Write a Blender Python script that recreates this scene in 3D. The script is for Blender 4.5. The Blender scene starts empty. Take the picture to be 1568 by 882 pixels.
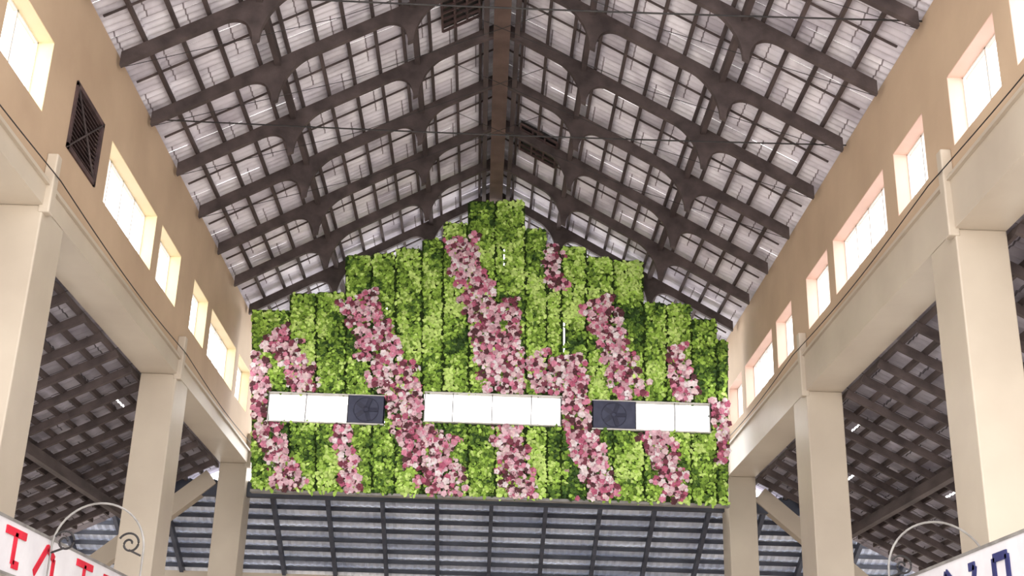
import bpy, math, random
import numpy as np
from math import sin, cos, pi, sqrt, radians
from mathutils import Vector, Matrix, noise
random.seed(7); rng=np.random.default_rng(5)
H0=1.6
S=bpy.context.scene
S.view_settings.view_transform='Standard'
S.view_settings.look='None'
S.view_settings.exposure=0.0

# ------------------------------------------------------------ materials
def nm(name):
    m=bpy.data.materials.new(name); m.use_nodes=True
    nt=m.node_tree; b=nt.nodes['Principled BSDF']; return m,nt,b
def srgb(r,g,b):
    f=lambda c:(c/255/12.92 if c/255<=.04045 else ((c/255+.055)/1.055)**2.4)
    return (f(r),f(g),f(b),1)
def noisy(name,c1,c2,scale=2.,rough=.8,bump=.1,bscale=30,detail=6,stretch=(1,1,1),spec=.3,lo=.3,hi=.7):
    m,nt,b=nm(name); N=nt.nodes; L=nt.links
    tc=N.new('ShaderNodeTexCoord'); mp=N.new('ShaderNodeMapping'); mp.inputs['Scale'].default_value=stretch
    L.new(tc.outputs['Object'],mp.inputs[0])
    n=N.new('ShaderNodeTexNoise'); n.inputs['Scale'].default_value=scale; n.inputs['Detail'].default_value=detail
    L.new(mp.outputs[0],n.inputs['Vector'])
    r=N.new('ShaderNodeValToRGB'); r.color_ramp.elements[0].color=c1; r.color_ramp.elements[1].color=c2
    r.color_ramp.elements[0].position=lo; r.color_ramp.elements[1].position=hi
    L.new(n.outputs['Fac'],r.inputs[0]); L.new(r.outputs[0],b.inputs['Base Color'])
    b.inputs['Roughness'].default_value=rough; b.inputs['Specular IOR Level'].default_value=spec
    if bump:
        n2=N.new('ShaderNodeTexNoise'); n2.inputs['Scale'].default_value=bscale; n2.inputs['Detail'].default_value=4
        L.new(tc.outputs['Object'],n2.inputs['Vector'])
        bp=N.new('ShaderNodeBump'); bp.inputs['Strength'].default_value=bump; bp.inputs['Distance'].default_value=.02
        L.new(n2.outputs['Fac'],bp.inputs['Height']); L.new(bp.outputs[0],b.inputs['Normal'])
    return m
M={}
M['plaster']=noisy('cream_plaster',srgb(184,158,133),srgb(202,176,149),.7,.7,.12,8)
M['paint']=noisy('cream_gloss_paint',srgb(184,170,154),srgb(203,190,173),.6,.42,.08,6,spec=.4)
M['reveal_l']=noisy('cream_reveal_lit_tint',srgb(236,218,176),srgb(244,228,190),1,.6,.05,6)  # daylight on the left window jambs, painted in as a paler cream
M['reveal_r']=noisy('pink_reveal_lit_tint',srgb(222,190,174),srgb(234,204,188),1,.6,.05,6)  # pinkish sunlight on the right window reveals, put into the colour
M['timber']=noisy('dark_timber',srgb(66,57,57),srgb(98,86,85),3,.8,.2,30,stretch=(1,.3,1))
M['ridge']=noisy('brown_ridge_timber',srgb(88,72,67),srgb(112,92,85),2,.8,.2,30)
M['steel']=noisy('dark_steel',srgb(34,32,34),srgb(56,52,52),6,.5,0)
M['floor']=noisy('concrete_floor',srgb(186,180,174),srgb(208,203,197),.5,.9,.1,10)
M['white']=noisy('white_window_frame',srgb(215,212,205),srgb(235,232,228),3,.5,0)
M['louver']=noisy('louver_dark',srgb(62,50,52),srgb(98,78,76),4,.7,.1,10)
M['blue']=noisy('blue_grey_steel',srgb(62,64,76),srgb(84,88,102),2,.5,.1,10,stretch=(1,1,1))
M['bluesheet']=noisy('lean_to_metal_sheet',srgb(175,182,202),srgb(240,243,252),1.2,.6,.1,12,stretch=(.4,2,2),lo=.35,hi=.7)
M['board']=noisy('banner_white',srgb(205,200,205),srgb(228,225,228),2,.6,0)
M['red']=noisy('red_paint',srgb(190,20,45),srgb(215,35,60),3,.6,0)
M['navy']=noisy('navy_paint',srgb(40,42,90),srgb(55,58,110),3,.6,0)
M['tube']=noisy('grey_tube',srgb(105,100,98),srgb(150,146,142),5,.35,0,spec=.6)
M['fan']=noisy('fan_plastic',srgb(66,68,88),srgb(84,88,110),4,.6,0)
M['fan2']=noisy('fan_blades',srgb(56,58,75),srgb(70,72,92),4,.6,0)
M['back']=noisy('planter_backing',srgb(36,52,22),srgb(60,82,32),4,.9,.1,20)

def sheetmat(name,ca,cb,cs):
    m,nt,b=nm(name); N=nt.nodes; L=nt.links
    tc=N.new('ShaderNodeTexCoord')
    br=N.new('ShaderNodeTexBrick'); br.inputs['Color1'].default_value=ca; br.inputs['Color2'].default_value=cb; br.inputs['Mortar'].default_value=cs
    br.inputs['Scale'].default_value=1; br.inputs['Brick Width'].default_value=.99; br.inputs['Row Height'].default_value=.96; br.inputs['Mortar Size'].default_value=.012
    L.new(tc.outputs['Object'],br.inputs['Vector'])
    n=N.new('ShaderNodeTexNoise'); n.inputs['Scale'].default_value=1.1; n.inputs['Detail'].default_value=6; n.inputs['Roughness'].default_value=.55
    L.new(tc.outputs['Object'],n.inputs['Vector'])
    r=N.new('ShaderNodeValToRGB'); r.color_ramp.elements[0].position=.34; r.color_ramp.elements[1].position=.56
    r.color_ramp.elements[0].color=(.58,.56,.58,1); r.color_ramp.elements[1].color=(1,1,1,1)
    L.new(n.outputs['Fac'],r.inputs[0])
    mx=N.new('ShaderNodeMix'); mx.data_type='RGBA'; mx.blend_type='MULTIPLY'; mx.inputs[0].default_value=1
    L.new(br.outputs['Color'],mx.inputs[6]); L.new(r.outputs[0],mx.inputs[7]); L.new(mx.outputs[2],b.inputs['Base Color'])
    b.inputs['Roughness'].default_value=.75
    return m
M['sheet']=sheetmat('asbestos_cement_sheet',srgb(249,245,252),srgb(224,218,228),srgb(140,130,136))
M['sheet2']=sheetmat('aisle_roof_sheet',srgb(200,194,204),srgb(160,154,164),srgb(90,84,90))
def attrmat(name):
    m,nt,b=nm(name); a=nt.nodes.new('ShaderNodeAttribute'); a.attribute_name='col'
    nt.links.new(a.outputs['Color'],b.inputs['Base Color']); b.inputs['Roughness'].default_value=.6
    b.inputs['Specular IOR Level'].default_value=.25
    return m
M['leaf']=attrmat('foliage'); 

# ------------------------------------------------------------ mesh builder
class MB:
    def __init__(s): s.v=[];s.f=[];s.m=[];s.mats=[]
    def mi(s,mat):
        if mat not in s.mats: s.mats.append(mat)
        return s.mats.index(mat)
    def hexa(s,P,mat):
        k=len(s.v); s.v+= [tuple(p) for p in P]; i=s.mi(mat)
        for q in ((0,3,2,1),(4,5,6,7),(0,1,5,4),(1,2,6,5),(2,3,7,6),(3,0,4,7)):
            s.f.append(tuple(k+j for j in q)); s.m.append(i)
    def box(s,x0,x1,y0,y1,z0,z1,mat):
        if x0>x1: x0,x1=x1,x0
        s.hexa([(x0,y0,z0),(x1,y0,z0),(x1,y1,z0),(x0,y1,z0),(x0,y0,z1),(x1,y0,z1),(x1,y1,z1),(x0,y1,z1)],mat)
    def bar(s,a,b,w,h,mat,up=(0,0,1)):
        a=Vector(a);b=Vector(b);d=(b-a).normalized();u=Vector(up)
        r=d.cross(u)
        if r.length<1e-4: r=Vector((1,0,0))
        r.normalize(); u=r.cross(d)
        P=[]
        for e in (a,b):
            P+=[e-r*w/2-u*h/2,e+r*w/2-u*h/2,e+r*w/2+u*h/2,e-r*w/2+u*h/2]
        s.hexa(P,mat)
    def tube(s,pts,r,mat,n=6):
        k0=len(s.v); i=s.mi(mat); pts=[Vector(p) for p in pts]
        for j,p in enumerate(pts):
            d=(pts[min(j+1,len(pts)-1)]-pts[max(j-1,0)]).normalized()
            a=d.cross(Vector((0,0,1)))
            if a.length<1e-3:a=Vector((1,0,0))
            a.normalize(); b=d.cross(a)
            for q in range(n):
                t=2*pi*q/n; s.v.append(tuple(p+a*cos(t)*r+b*sin(t)*r))
        for j in range(len(pts)-1):
            for q in range(n):
                s.f.append((k0+j*n+q,k0+j*n+(q+1)%n,k0+(j+1)*n+(q+1)%n,k0+(j+1)*n+q)); s.m.append(i)
        s.f.append(tuple(k0+q for q in range(n))); s.m.append(i)
        s.f.append(tuple(k0+(len(pts)-1)*n+q for q in range(n))); s.m.append(i)
    def strip(s,xs,zt,zb,y0,y1,mat):
        for j in range(len(xs)-1):
            a,b=j,j+1
            s.hexa([(xs[a],y0,zb[a]),(xs[b],y0,zb[b]),(xs[b],y1,zb[b]),(xs[a],y1,zb[a]),
                    (xs[a],y0,zt[a]),(xs[b],y0,zt[b]),(xs[b],y1,zt[b]),(xs[a],y1,zt[a])],mat)
    def obj(s,name,parent=None,bevel=0,smooth=False):
        me=bpy.data.meshes.new(name); me.from_pydata(s.v,[],s.f)
        for m in s.mats: me.materials.append(M[m])
        me.polygons.foreach_set('material_index',s.m)
        if smooth: me.polygons.foreach_set('use_smooth',[True]*len(s.f))
        me.update()
        o=bpy.data.objects.new(name,me); S.collection.objects.link(o)
        if parent: o.parent=parent
        if bevel:
            b=o.modifiers.new('bevel','BEVEL'); b.width=bevel; b.segments=2; b.limit_method='ANGLE'
        return o
def empty(name):
    e=bpy.data.objects.new(name,None); S.collection.objects.link(e); return e

XL,XR=-5.956,6.044
XC=.02
SL=.563
Y0,ST=16.76,1.9245
YB,YE=7.14,31.2
# ------------------------------------------------------------ ground
g=MB(); g.box(-60,60,-40,90,-.2,0,'floor'); g.obj('floor')

# ------------------------------------------------------------ side walls with window openings
WIN=[(9.4,12.3),(12.75,14.32),(15.3,16.6),(17.1,19.98),(20.35,21.87),(23.05,24.4),(24.8,27.6),(28.0,29.5)]
ZW0,ZW1=7.66+H0,8.70+H0
for side,X,sg,zl in (('left',XL,-1,6.85),('right',XR,1,7.25)):
    zl+=H0
    w=MB(); T=.28
    xa,xb=sorted((X,X+sg*T))
    w.box(xa,xb,YB,YE,zl-.05,ZW0,'plaster')
    w.box(xa,xb,YB,YE,ZW1,10.02+H0,'plaster')
    y=YB
    for a,b in WIN:
        w.box(xa,xb,y,a,ZW0,ZW1,'plaster'); y=b
    w.box(xa,xb,y,YE,ZW0,ZW1,'plaster')
    rm='reveal_l' if side=='left' else 'reveal_r'  # thin linings added to carry the painted light of the reveals
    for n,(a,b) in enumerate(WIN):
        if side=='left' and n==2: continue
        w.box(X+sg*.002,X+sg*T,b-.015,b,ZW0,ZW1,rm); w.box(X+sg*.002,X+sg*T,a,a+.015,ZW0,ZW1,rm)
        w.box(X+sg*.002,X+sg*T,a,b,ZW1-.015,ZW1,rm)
    w.obj('wall_'+side)
    b=MB()
    zb=6.52+H0
    xi=X-sg*.06; xo=X+sg*.62
    xa,xb=sorted((xi,xo)); b.box(xa,xb,YB,YE,zb,zl-.05,'paint')
    xa,xb=sorted((X-sg*.11,X+sg*.6)); b.box(xa,xb,YB,YE,zl-.05,zl,'paint')
    b.obj('concrete_beam' )
    for yc0,yc1 in ((7.1,7.95),(14.75,15.6),(22.4,23.35),(30.05,30.9)):
        if side=='right': yc0-=.3; yc1-=.25
        c=MB()
        xa,xb=sorted((xi,X+sg*.62))
        c.box(xa,xb,yc0,yc1,0,zb,'paint')
        xs=sorted((X-sg*.15,X-sg*.0))
        c.box(xs[0],xs[1],yc0-.02,yc0+.15,zb-.1,zl+.42,'paint')
        c.obj('concrete_column',bevel=.02)
    t=MB()
    for ya,yb_ in ((7.3,14.9),(14.9,22.5),(22.5,30.2)):
        pts=[(X-sg*.17,ya+(yb_-ya)*k/14,zl+.10-.1*sin(pi*k/14)) for k in range(15)]
        t.tube(pts,.009,'steel',5)
    t.obj('electric_cable')
    for n,(a,bb) in enumerate(WIN):
        f=MB(); xo=X+sg*(T-.05); xa,xb=sorted((xo-.02,xo+.02))
        if side=='left' and n==2:
            xa,xb=sorted((X-sg*.03,X+sg*.03))
            fr=.07
            f.box(xa,xb,a,bb,ZW0,ZW0+fr,'louver'); f.box(xa,xb,a,bb,ZW1-fr,ZW1,'louver')
            f.box(xa,xb,a,a+fr,ZW0,ZW1,'louver'); f.box(xa,xb,bb-fr,bb,ZW0,ZW1,'louver')
            f.box(X-.2,X-.18,a,bb,ZW0,ZW1,'louver')
            for k in range(14):
                z=ZW0+.1+k*.067
                f.hexa([(X-.1,a+fr,z),(X+.0,a+fr,z-.04),(X+.0,bb-fr,z-.04),(X-.1,bb-fr,z),(X-.1,a+fr,z+.012),(X+.0,a+fr,z-.028),(X+.0,bb-fr,z-.028),(X-.1,bb-fr,z+.012)],'louver')
            f.bar((X+.02,a,ZW0),(X+.02,bb,ZW1),.02,.02,'timber'); f.bar((X+.02,a,ZW1),(X+.02,bb,ZW0),.02,.02,'timber')
            f.obj('vent_louver'); continue
        fr=.035
        f.box(xa,xb,a,bb,ZW0,ZW0+fr,'white'); f.box(xa,xb,a,bb,ZW1-fr,ZW1,'white')
        f.box(xa,xb,a,a+fr,ZW0,ZW1,'white'); f.box(xa,xb,bb-fr,bb,ZW0,ZW1,'white')
        k=4 if bb-a>2 else 2
        for j in range(1,k):
            y=a+(bb-a)*j/k; f.box(xa,xb,y-.02,y+.02,ZW0,ZW1,'white')
        f.obj('window_%d'%(n+1 if side=='left' else n+9))

# ------------------------------------------------------------ main roof
ribs=[Y0+ST*i for i in range(-5,8)]
sheet=MB()
def corr(y,amp=.022,wl=.16): return amp*sin(2*pi*y/wl)
for sg in (-1,1):
    W=6.5; nrow=7; dx=W/nrow
    for r in range(nrow):
        xa=max(0,r*dx-.02); xb=(r+1)*dx+.14
        if r==0: xa=-.15
        for y0 in np.arange(YB-.3,YE+.3,.96):
            yy=np.arange(y0,min(y0+1.0,YE+.4),.04)
            k=len(sheet.v); dz=random.uniform(0,.006)
            ex=random.uniform(-.03,.03)
            for y in yy:
                for x,o in ((xa,-.02),(xb+ex,.015)):
                    z=13.23+H0+.29-SL*x+corr(y)+o+ dz
                    sheet.v.append((XC+sg*x,float(y),z))
            n=len(yy); i=sheet.mi('sheet')
            for j in range(n-1):
                sheet.f.append((k+2*j,k+2*j+1,k+2*j+3,k+2*j+2)); sheet.m.append(i)
sheet.obj('ceiling_corrugated_roof',smooth=True)

PX=[3.87,1.6]
def depth(x):
    d=.09
    for p,h,w in ((PX[0],.62,.50),(PX[1],.60,.46),(0,.1,.5)):
        t=abs(x-p)-.05
        if t<0: d=max(d,.09+h)
        elif t<w: d=max(d,.09+h*(1-sqrt(max(0,1-(1-t/w)**2))))
    return d
for y in ribs:
    r=MB()
    for sg in (-1,1):
        xs=[0]
        while xs[-1]<6.0: xs.append(xs[-1]+.04)
        for p in PX: xs+= [p-.051,p-.05,p+.05,p+.051,p-.055,p+.055,p-.065,p+.065]
        xs=sorted(x for x in xs if x<5.95)
        X=[XC+sg*x for x in xs]; zt=[13.23+H0-SL*x+.15 for x in xs]; zb=[13.23+H0-SL*x-depth(x) for x in xs]
        if sg<0: X=X[::-1];zt=zt[::-1];zb=zb[::-1]
        r.strip(X,zt,zb,y-.05,y+.05,'timber')
    r.obj('roof_rafter')
pl=MB()
for sg in (-1,1):
    x=.42
    while x<6.0:
        z=13.23+H0-SL*x+.2
        pl.box(XC+sg*x-.028,XC+sg*x+.028,YB-.2,YE+.2,z-.03,z+.04,'timber'); x+=.47
    for p in PX:
        z=13.23+H0-SL*p+.05
        pl.box(XC+sg*p-.05,XC+sg*p+.05,YB,YE,z-.06,z+.1,'timber')
    for i in range(len(ribs)-1):
        y=(ribs[i]+ribs[i+1])/2
        pl.bar((XC,y,13.23+H0+.21),(XC+sg*5.95,y,13.23+H0+.21-SL*5.95),.03,.03,'timber')
pl.obj('roof_purlins')
rb=MB(); rb.box(XC-.16,XC+.16,YB,YE,12.92+H0,13.2+H0,'ridge')
for sg in(-1,1): rb.box(XC+sg*.3-.05,XC+sg*.3+.05,YB,YE,13.0+H0,13.12+H0,'timber')
rb.obj('ridge_beam')
for i,y in enumerate(ribs):
    if i>8: continue
    t=MB(); zt=9.95+H0; yy=y+.08
    if i in (2,4,6):
        pts=[(XL+.01+(XR-XL-.02)*k/20,yy,zt+.02-.05*sin(pi*k/20)) for k in range(21)]
        t.tube(pts,.014,'steel',5)
    for sg in (-1,1):
        t.tube([(XC+sg*5.9,yy,9.85+H0),(XC+sg*2.6,yy,10.9+H0),(XC-sg*.9,yy,12.45+H0)],.007,'steel',4)
    t.obj('truss_tie_rod')
for (xa,xb,ya,yb) in ((-1.1,-.42,19.0,20.0),(.52,1.33,24.15,25.35)):
    v=MB()
    def zz(x): return 13.23+H0-SL*abs(x-XC)+.12
    v.hexa([(xa,ya,zz(xa)+.06),(xb,ya,zz(xb)+.06),(xb,yb,zz(xb)+.06),(xa,yb,zz(xa)+.06),(xa,ya,zz(xa)+.09),(xb,ya,zz(xb)+.09),(xb,yb,zz(xb)+.09),(xa,yb,zz(xa)+.09)],'steel')
    for k in range(6):
        y=ya+(yb-ya)*k/5; v.bar((xa,y,zz(xa)),(xb,y,zz(xb)),.04,.04,'louver')
    for k in range(4):
        x=xa+(xb-xa)*k/3; v.bar((x,ya,zz(x)),(x,yb,zz(x)),.04,.04,'louver')
    v.obj('roof_ventilator')

# ------------------------------------------------------------ aisle lean-to roofs
YA=30.4
for side,X,sg in (('left',XL,-1),('right',XR,1)):
    a=MB(); x0=X+sg*.64; z0=6.45+H0; sl=.5; W=8.0
    nrow=11; dx=W/nrow
    for r in range(nrow):
        for y0 in np.arange(YB,YA-.2,.96):
            hole=random.random()<(.10 if side=='right' else .03)
            xa=r*dx; xb=(r+1)*dx+.05
            if hole: xb-=random.uniform(.06,.08)
            yy=np.arange(y0,y0+.97,.08); k=len(a.v)
            for y in yy:
                for x,o in ((xa,-.01),(xb,.01)): a.v.append((x0+sg*x,float(y),z0+.2+o-sl*x+.015*sin(2*pi*y/.2+1)))
            i=a.mi('sheet2')
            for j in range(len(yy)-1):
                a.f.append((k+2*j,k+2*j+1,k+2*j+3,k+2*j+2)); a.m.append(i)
    for r in range(nrow*2):
        x=r*dx/2+.1; z=z0-sl*x+.1
        a.box(x0+sg*x-.03,x0+sg*x+.03,YB,YA,z-.05,z+.05,'timber')
    for y in np.arange(YB+.3,YA,.9625):
        a.bar((x0,y,z0-.02),(x0+sg*W,y,z0-.02-sl*W),.08,.14,'timber')
    for p in (2.2,4.9):
        z=z0-sl*p-.15; a.box(x0+sg*p-.08,x0+sg*p+.08,YB,YA,z-.12,z+.1,'timber')
    a.obj('aisle_roof_'+side)
    d=MB()
    d.bar((x0+sg*.2,30.45,6.2+H0),(x0+sg*4.2,30.45,6.2+H0-.85*4.0),.35,.42,'paint')
    d.obj('concrete_brace')
    p=MB()
    for y in (7.5,15.2,22.9,30.4):
        p.box(x0+sg*7.6-.2,x0+sg*7.6+.2,y-.2,y+.2,0,z0-sl*7.6,'paint')
    p.obj('outer_columns_'+side)

# ------------------------------------------------------------ rear lean-to beyond the gable
l=MB(); ya,za=30.45,6.0+H0; sl=.5; Ln=3.6; XE=12.5
nr=9; dy=Ln/nr
for r in range(nr):
    y0=ya+r*dy-.02; y1=y0+dy+.06
    xs=np.arange(-XE,XE+.1,.05); k=len(l.v)
    for x in xs:
        for y,o in ((y0,-.012),(y1,.012)): l.v.append((float(x),y,za+.16+o-sl*(y-ya)+.018*sin(2*pi*x/.2)))
    i=l.mi('bluesheet')
    for j in range(len(xs)-1): l.f.append((k+2*j,k+2*j+1,k+2*j+3,k+2*j+2)); l.m.append(i)
for r in range(nr+1):
    y=ya+r*dy; z=za-sl*(y-ya)+.07; l.box(-XE,XE,y-.035,y+.035,z-.045,z+.05,'blue')
for kx in range(-5,13):
    x=-5.3+1.37*kx
    l.bar((x,ya,za-.06),(x,ya+Ln,za-.06-sl*Ln),.10,.17,'blue')
l.box(-XE,XE,ya-.1,ya+.1,za-.25,za+.1,'blue')
l.obj('rear_lean_to_roof')
w=MB(); w.box(-XE,XE,33.6,33.9,0,4.32+H0,'paint'); w.obj('wall_rear')

# ------------------------------------------------------------ vertical garden (fans out slightly towards the top)
D=27.8
def GX(p,z): return -5.29+(p-385)*.01488+(-.10+(p-385)*.000183)*(z-5.35)
def GZ(p,q):
    d=750-(q-.029*(p-385)); return 5.42+.01515*d+2.7e-6*d*d
cols=[(385,443,478),(443,483,452),(483,528,450),(528,568,393),(568,604,390),(604,645,382),(645,677,368),(677,716,342),(716,757,308),(757,803,307),(803,836,350),(836,858,375),(858,897,377),(897,938,393),(938,985,398),(985,1020,463),(1020,1058,465),(1058,1097,488),(1097,1115,520)]
ctop=[GZ((a+b)/2,t) for a,b,t in cols]
BOT=5.43
WG=[(410,588,7.01,7.71),(648,858,7.12,7.84),(905,1087,7.08,7.78)]
SLIT=[(589,592,9.72,10.0),(861.5,864.5,8.9,9.75),(769.5,772,11.12,11.6)]
def topz(p,rr=.09):
    for (a,b,t),z in zip(cols,ctop):
        if a<=p<b: 
            e=min(p-a,b-p)*.0149; r=rr
            if e<r: z-= r-sqrt(max(0,r*r-(r-e)**2))
            return z
    return ctop[-1]
def blocked(p,z,m=0):
    for a,b,c,d in WG:
        if a-m<p<b+m and c-m*.015<z<d+m*.015: return True
    for a,b,c,d in SLIT:
        if a-m*.6<p<b+m*.6 and c<z<d: return True
    return False
gd=empty('vertical_garden_wall')
bk=MB()
edges=sorted(set(list(np.arange(385,1115.1,2.5))+[w for W_ in WG+SLIT for w in W_[:2]]))
for a,b in zip(edges[:-1],edges[1:]):
    if b-a<.01: continue
    m=(a+b)/2; cuts=[(c,d) for (s,e,c,d) in WG+SLIT if s<m<e]; cuts.sort()
    z=BOT; T=topz(m)
    segs=[]
    for c,d in cuts: segs.append((z,c)); z=d
    segs.append((z,T))
    for z0,z1 in segs:
        P=[]
        for zz_ in (z0,z1):
            P+=[(GX(a,zz_),D,zz_+H0),(GX(b,zz_),D,zz_+H0),(GX(b,zz_),D+.14,zz_+H0),(GX(a,zz_),D+.14,zz_+H0)]
        bk.hexa(P,'back')
bk.box(-5.32,5.6,D-.06,D+.16,BOT-.06+H0,BOT+H0,'tube')
bk.obj('backing_panels',gd)
ps=MB(); ps.box(-5.25,5.5,D+.16,D+.34,BOT+.1+H0,BOT+.4+H0,'steel'); ps.box(-5.4,5.45,D+.16,D+.3,8.2+H0,8.4+H0,'steel'); ps.obj('support_beams',gd)
BANDS=[([(420,512),(440,545),(472,602)],25),([(384,548),(395,610),(412,655),(445,750)],23),
 ([(545,458),(560,500),(590,560),(610,610),(630,660),(690,762)],32),([(600,560),(640,640)],29),([(520,655),(538,752)],16),
 ([(704,366),(715,420),(742,480),(756,560),(772,640),(798,760)],27),([(780,465),(786,604)],15),([(735,470),(760,600)],28),
 ([(845,376),(851,445)],17),([(815,548),(845,602)],25),([(866,550),(880,640),(920,762)],27),([(885,665),(925,755)],23),
 ([(912,462),(935,520),(965,610)],27),([(1030,535),(1052,612)],20),([(1000,663),(1036,762)],23),([(1098,615),(1112,705)],17),([(660,680),(690,760)],36)]
def flower(p,q):
    best=-1
    for pts,w in BANDS:
        for (x0,y0),(x1,y1) in zip(pts[:-1],pts[1:]):
            t=((p-x0)*(x1-x0)+(q-y0)*(y1-y0))/((x1-x0)**2+(y1-y0)**2)
            if -.03<=t<=1.03:
                dd=math.hypot(p-x0-t*(x1-x0),q-y0-t*(y1-y0)); best=max(best,1-dd/w)
    return best
def invq(p,z):
    lo,hi=280,780
    for _ in range(14):
        m=(lo+hi)/2
        if GZ(p,m)>z: lo=m
        else: hi=m
    return lo
GREENS=[srgb(116,148,58),srgb(148,186,74),srgb(180,218,98),srgb(214,242,140),srgb(84,118,46),srgb(52,80,34)]
PINKS=[srgb(228,148,175),srgb(240,200,214),srgb(252,236,240),srgb(196,104,134),srgb(132,68,84),srgb(214,170,182),srgb(243,216,220),srgb(96,58,64)]
V=[];F=[];C=[]
def leaf(c,L,W,col,yaw,pitch,nv=6):
    R=Matrix.Rotation(yaw,3,'Y')@Matrix.Rotation(pitch,3,'X')
    ax=R@Vector((0,0,1)); sd=R@Vector((1,0,0)); nn=R@Vector((0,-1,0))
    k=len(V)
    V.extend([tuple(c),tuple(c+ax*L*.3+sd*W*.45+nn*.012),tuple(c+ax*L*.7+sd*W*.42+nn*.012),tuple(c+ax*L),tuple(c+ax*L*.7-sd*W*.42+nn*.012),tuple(c+ax*L*.3-sd*W*.45+nn*.012)])
    F.append((k,k+1,k+2,k+3,k+4,k+5)); C.append(col)
NL=48000; cnt=0
tones={}
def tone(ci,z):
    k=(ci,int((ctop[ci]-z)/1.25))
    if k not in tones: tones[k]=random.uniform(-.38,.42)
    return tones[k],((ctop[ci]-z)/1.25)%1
while cnt<NL:
    p=random.uniform(385,1115); z=random.uniform(BOT,13.0)
    T=topz(p)
    if z>T-.05 or blocked(p,z,3): continue
    cnt+=1
    ci=[i for i,(a,b,t) in enumerate(cols) if a<=p<=b][0]
    a_,b_,_t=cols[ci]
    tn,fr_=tone(ci,z)
    if (min(p-a_,b_-p)<2.4 or fr_*1.25<.035) and random.random()<.82: continue
    q=invq(p,z); fl=flower(p,q)
    isf = fl+.7*noise.noise(Vector((p*.07,q*.07,3)))>.12 and fl>-1
    n1=noise.noise(Vector((p*.02,q*.02,0)))+.9*noise.noise(Vector((p*.075,q*.075,9)))
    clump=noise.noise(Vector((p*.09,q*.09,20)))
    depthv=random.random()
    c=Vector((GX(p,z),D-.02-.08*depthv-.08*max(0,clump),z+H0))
    if isf and random.random()<.40:
        base=random.choice(PINKS); R=random.uniform(.04,.08)
        ya_=random.uniform(-.5,.5); pt=random.uniform(-.3,.5)
        c.y-=.05
        for j in range(5):
            sh=random.uniform(.85,1.15); col=tuple(min(1,base[i]*sh) for i in range(3))+(1,)
            leaf(c,R*1.2,R*1.1,col,2*pi*j/5+ya_,pt-.3)
        continue
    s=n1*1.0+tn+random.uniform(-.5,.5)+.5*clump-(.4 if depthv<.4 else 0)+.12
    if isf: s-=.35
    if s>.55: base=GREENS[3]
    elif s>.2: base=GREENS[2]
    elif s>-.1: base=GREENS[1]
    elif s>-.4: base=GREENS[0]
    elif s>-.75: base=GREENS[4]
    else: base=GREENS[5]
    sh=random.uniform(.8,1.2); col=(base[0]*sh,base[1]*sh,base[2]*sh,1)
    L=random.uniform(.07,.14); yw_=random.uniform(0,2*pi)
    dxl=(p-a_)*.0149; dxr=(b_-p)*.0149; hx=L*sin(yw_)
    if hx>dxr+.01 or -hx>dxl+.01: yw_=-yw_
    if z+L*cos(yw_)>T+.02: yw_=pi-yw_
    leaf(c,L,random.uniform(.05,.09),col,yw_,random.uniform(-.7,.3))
me=bpy.data.meshes.new('foliage'); me.from_pydata(V,[],F)
at=me.color_attributes.new('col','FLOAT_COLOR','CORNER')
arr=np.repeat(np.array(C,dtype=np.float32),6,axis=0).ravel(); at.data.foreach_set('color',arr)
me.materials.append(M['leaf']); me.update()
o=bpy.data.objects.new('foliage_and_blossoms',me); S.collection.objects.link(o); o.parent=gd
def gwin(name,a,b,c,d,mull,fan):
    f=MB(); zc=(c+d)/2
    def X_(p): return GX(p,zc)
    fr=.02
    f.box(X_(a),X_(b),D-.12,D+.08,c+H0-.01,c+fr+H0,'white'); f.box(X_(a),X_(b),D-.12,D+.08,d-fr+H0,d+H0,'white')
    for m in [a+1,b-1]+mull: f.box(X_(m)-.012,X_(m)+.012,D-.1,D-.02,c+H0,d+H0,'tube')
    if fan:
        fa,fb=fan; xa,xb=X_(fa),X_(fb); f.box(xa,xb,D-.1,D+.1,c+H0,d+H0,'fan')
        cx,cz=(xa+xb)/2,zc+H0; R=.29
        f.tube([(cx+R*cos(t),D-.10,cz+R*sin(t)) for t in np.linspace(0,2*pi,25)],.012,'fan2')
        f.tube([(cx+.06*cos(t),D-.10,cz+.06*sin(t)) for t in np.linspace(0,2*pi,13)],.02,'fan2')
        for j in range(5):
            t=2*pi*j/5; f.bar((cx+.06*cos(t),D-.10,cz+.06*sin(t)),(cx+.27*cos(t),D-.10,cz+.27*sin(t)),.02,.10,'fan2',up=(-sin(t),.2,cos(t)))
    f.obj(name)
gwin('window_17',410,588,7.01,7.71,[468,532],(532,588))
gwin('window_18',648,858,7.12,7.84,[692,752,812],None)
gwin('window_19',905,1087,7.08,7.78,[972,1032],(905,972))

# ------------------------------------------------------------ market signboards
def sign(name,x,sg,y0,y1,z0,z1,glyphs,mat):
    e=empty(name); b=MB()
    b.box(x-.02,x+.02,y0,y1,z0,z1,'board')
    b.box(x-.03,x+.03,y0,y1,z1,z1+.025,'tube'); b.box(x-.03,x+.03,y0,y1,z0-.025,z0,'tube')
    for y in np.arange(y0+.1,y1,2.4): b.box(x+sg*.03,x+sg*.08,y,y+.05,0,z1,'tube')
    b.obj('board',e)
    gl=MB(); xx=x-sg*.028
    for (yc,w,strokes) in glyphs:
        h=(z1-z0)*.62; zc=(z0+z1)/2
        for (u0,v0,u1,v1) in strokes:
            f=lambda u,v:(xx,yc+ (u*w if sg<0 else -u*w),zc+v*h)
            gl.bar(f(u0,v0),f(u1,v1),.07,.012,mat,up=(1,0,0))
    gl.obj('lettering',e)
    return e
Tg=[(-.5,.5,.5,.5),(0,.5,0,-.5),(0,-.5,.3,-.5)]
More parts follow.
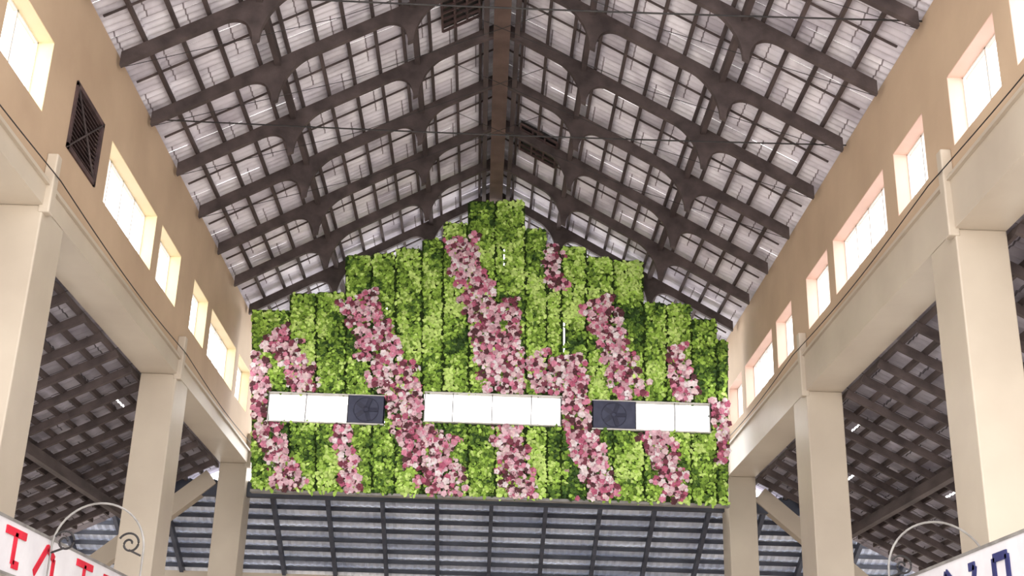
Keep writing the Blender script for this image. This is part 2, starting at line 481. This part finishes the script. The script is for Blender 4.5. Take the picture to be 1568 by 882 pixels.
Lg=[(-.5,-.5,0,.5),(0,.5,.4,.2),(.4,.2,.4,-.5)]
Ng=[(-.4,-.5,-.4,.4),(-.4,.4,.4,.4),(.4,.4,.4,-.5),(.4,-.5,.65,-.5)]
Dg=[(-.3,.4,.3,.4),(.3,.4,.1,0),(.1,0,-.3,-.4),(-.3,-.4,.5,-.4)]
sign('market_signboard',-4.2,-1,7.6,18.5,1.36+H0,1.8+H0,[(10.0,.45,Lg),(11.15,.5,Tg),(12.0,.55,Lg),(13.2,.55,Tg),(14.1,.5,Ng),(15.2,.5,Lg)],'red')
sign('market_signboard',4.2,1,7.6,17,1.26+H0,1.70+H0,[(9.9,.34,Ng),(10.5,.22,Dg),(11.1,.3,Lg),(11.8,.3,Tg),(9.1,.3,Tg)],'navy')
def hoop(name,cx,cz,R,y,scroll):
    h=MB()
    arc=[(cx-R,y,0)]+[(cx-R,y,cz*.5)]+[(cx+R*cos(t),y,cz+R*sin(t)) for t in np.linspace(pi,0,24)]+[(cx+R,y,cz*.5),(cx+R,y,0)]
    h.tube(arc,.011,'tube')
    for s in scroll:
        sx=cx+s*R*.72
        h.tube([(sx+(.02+.010*t)*cos(t),y,cz+.06+(.02+.010*t)*sin(t)) for t in np.linspace(0,9,40)],.011,'steel')
        h.tube([(sx,y,cz+.0),(cx+s*R,y,cz-.05)],.011,'steel')
    h.obj(name)
hoop('arched_metal_frame',-3.70,1.72+H0,.44,12.0,[-1,.95])
hoop('arched_metal_frame',4.45,1.74+H0,.50,12.0,[-1])

# ------------------------------------------------------------ light
w=bpy.data.worlds.new('sky'); S.world=w; w.use_nodes=True
bg=w.node_tree.nodes['Background']; bg.inputs[0].default_value=(1,.992,.98,1); bg.inputs[1].default_value=4.4
sun=bpy.data.lights.new('sun','SUN'); sun.energy=2; sun.angle=radians(3); sun.color=(1,.96,.9)
so=bpy.data.objects.new('sun',sun); S.collection.objects.link(so); so.rotation_euler=(radians(-35),0,radians(-10))

# ------------------------------------------------------------ camera
t,yw,ro,fpx=.3624,.0175,.0290,1913.7
fw=Vector((sin(yw)*cos(t),cos(yw)*cos(t),sin(t))); rt=Vector((cos(yw),-sin(yw),0)); up=rt.cross(fw)
r2=cos(ro)*rt+sin(ro)*up; u2=-sin(ro)*rt+cos(ro)*up
cam=bpy.data.cameras.new('camera'); co=bpy.data.objects.new('camera',cam); S.collection.objects.link(co)
m=Matrix((r2,u2,-fw)).transposed().to_4x4(); m.translation=Vector((0,0,H0)); co.matrix_world=m
cam.sensor_fit='HORIZONTAL'; cam.sensor_width=36; cam.lens=36*fpx/1600; cam.clip_end=500
S.camera=co
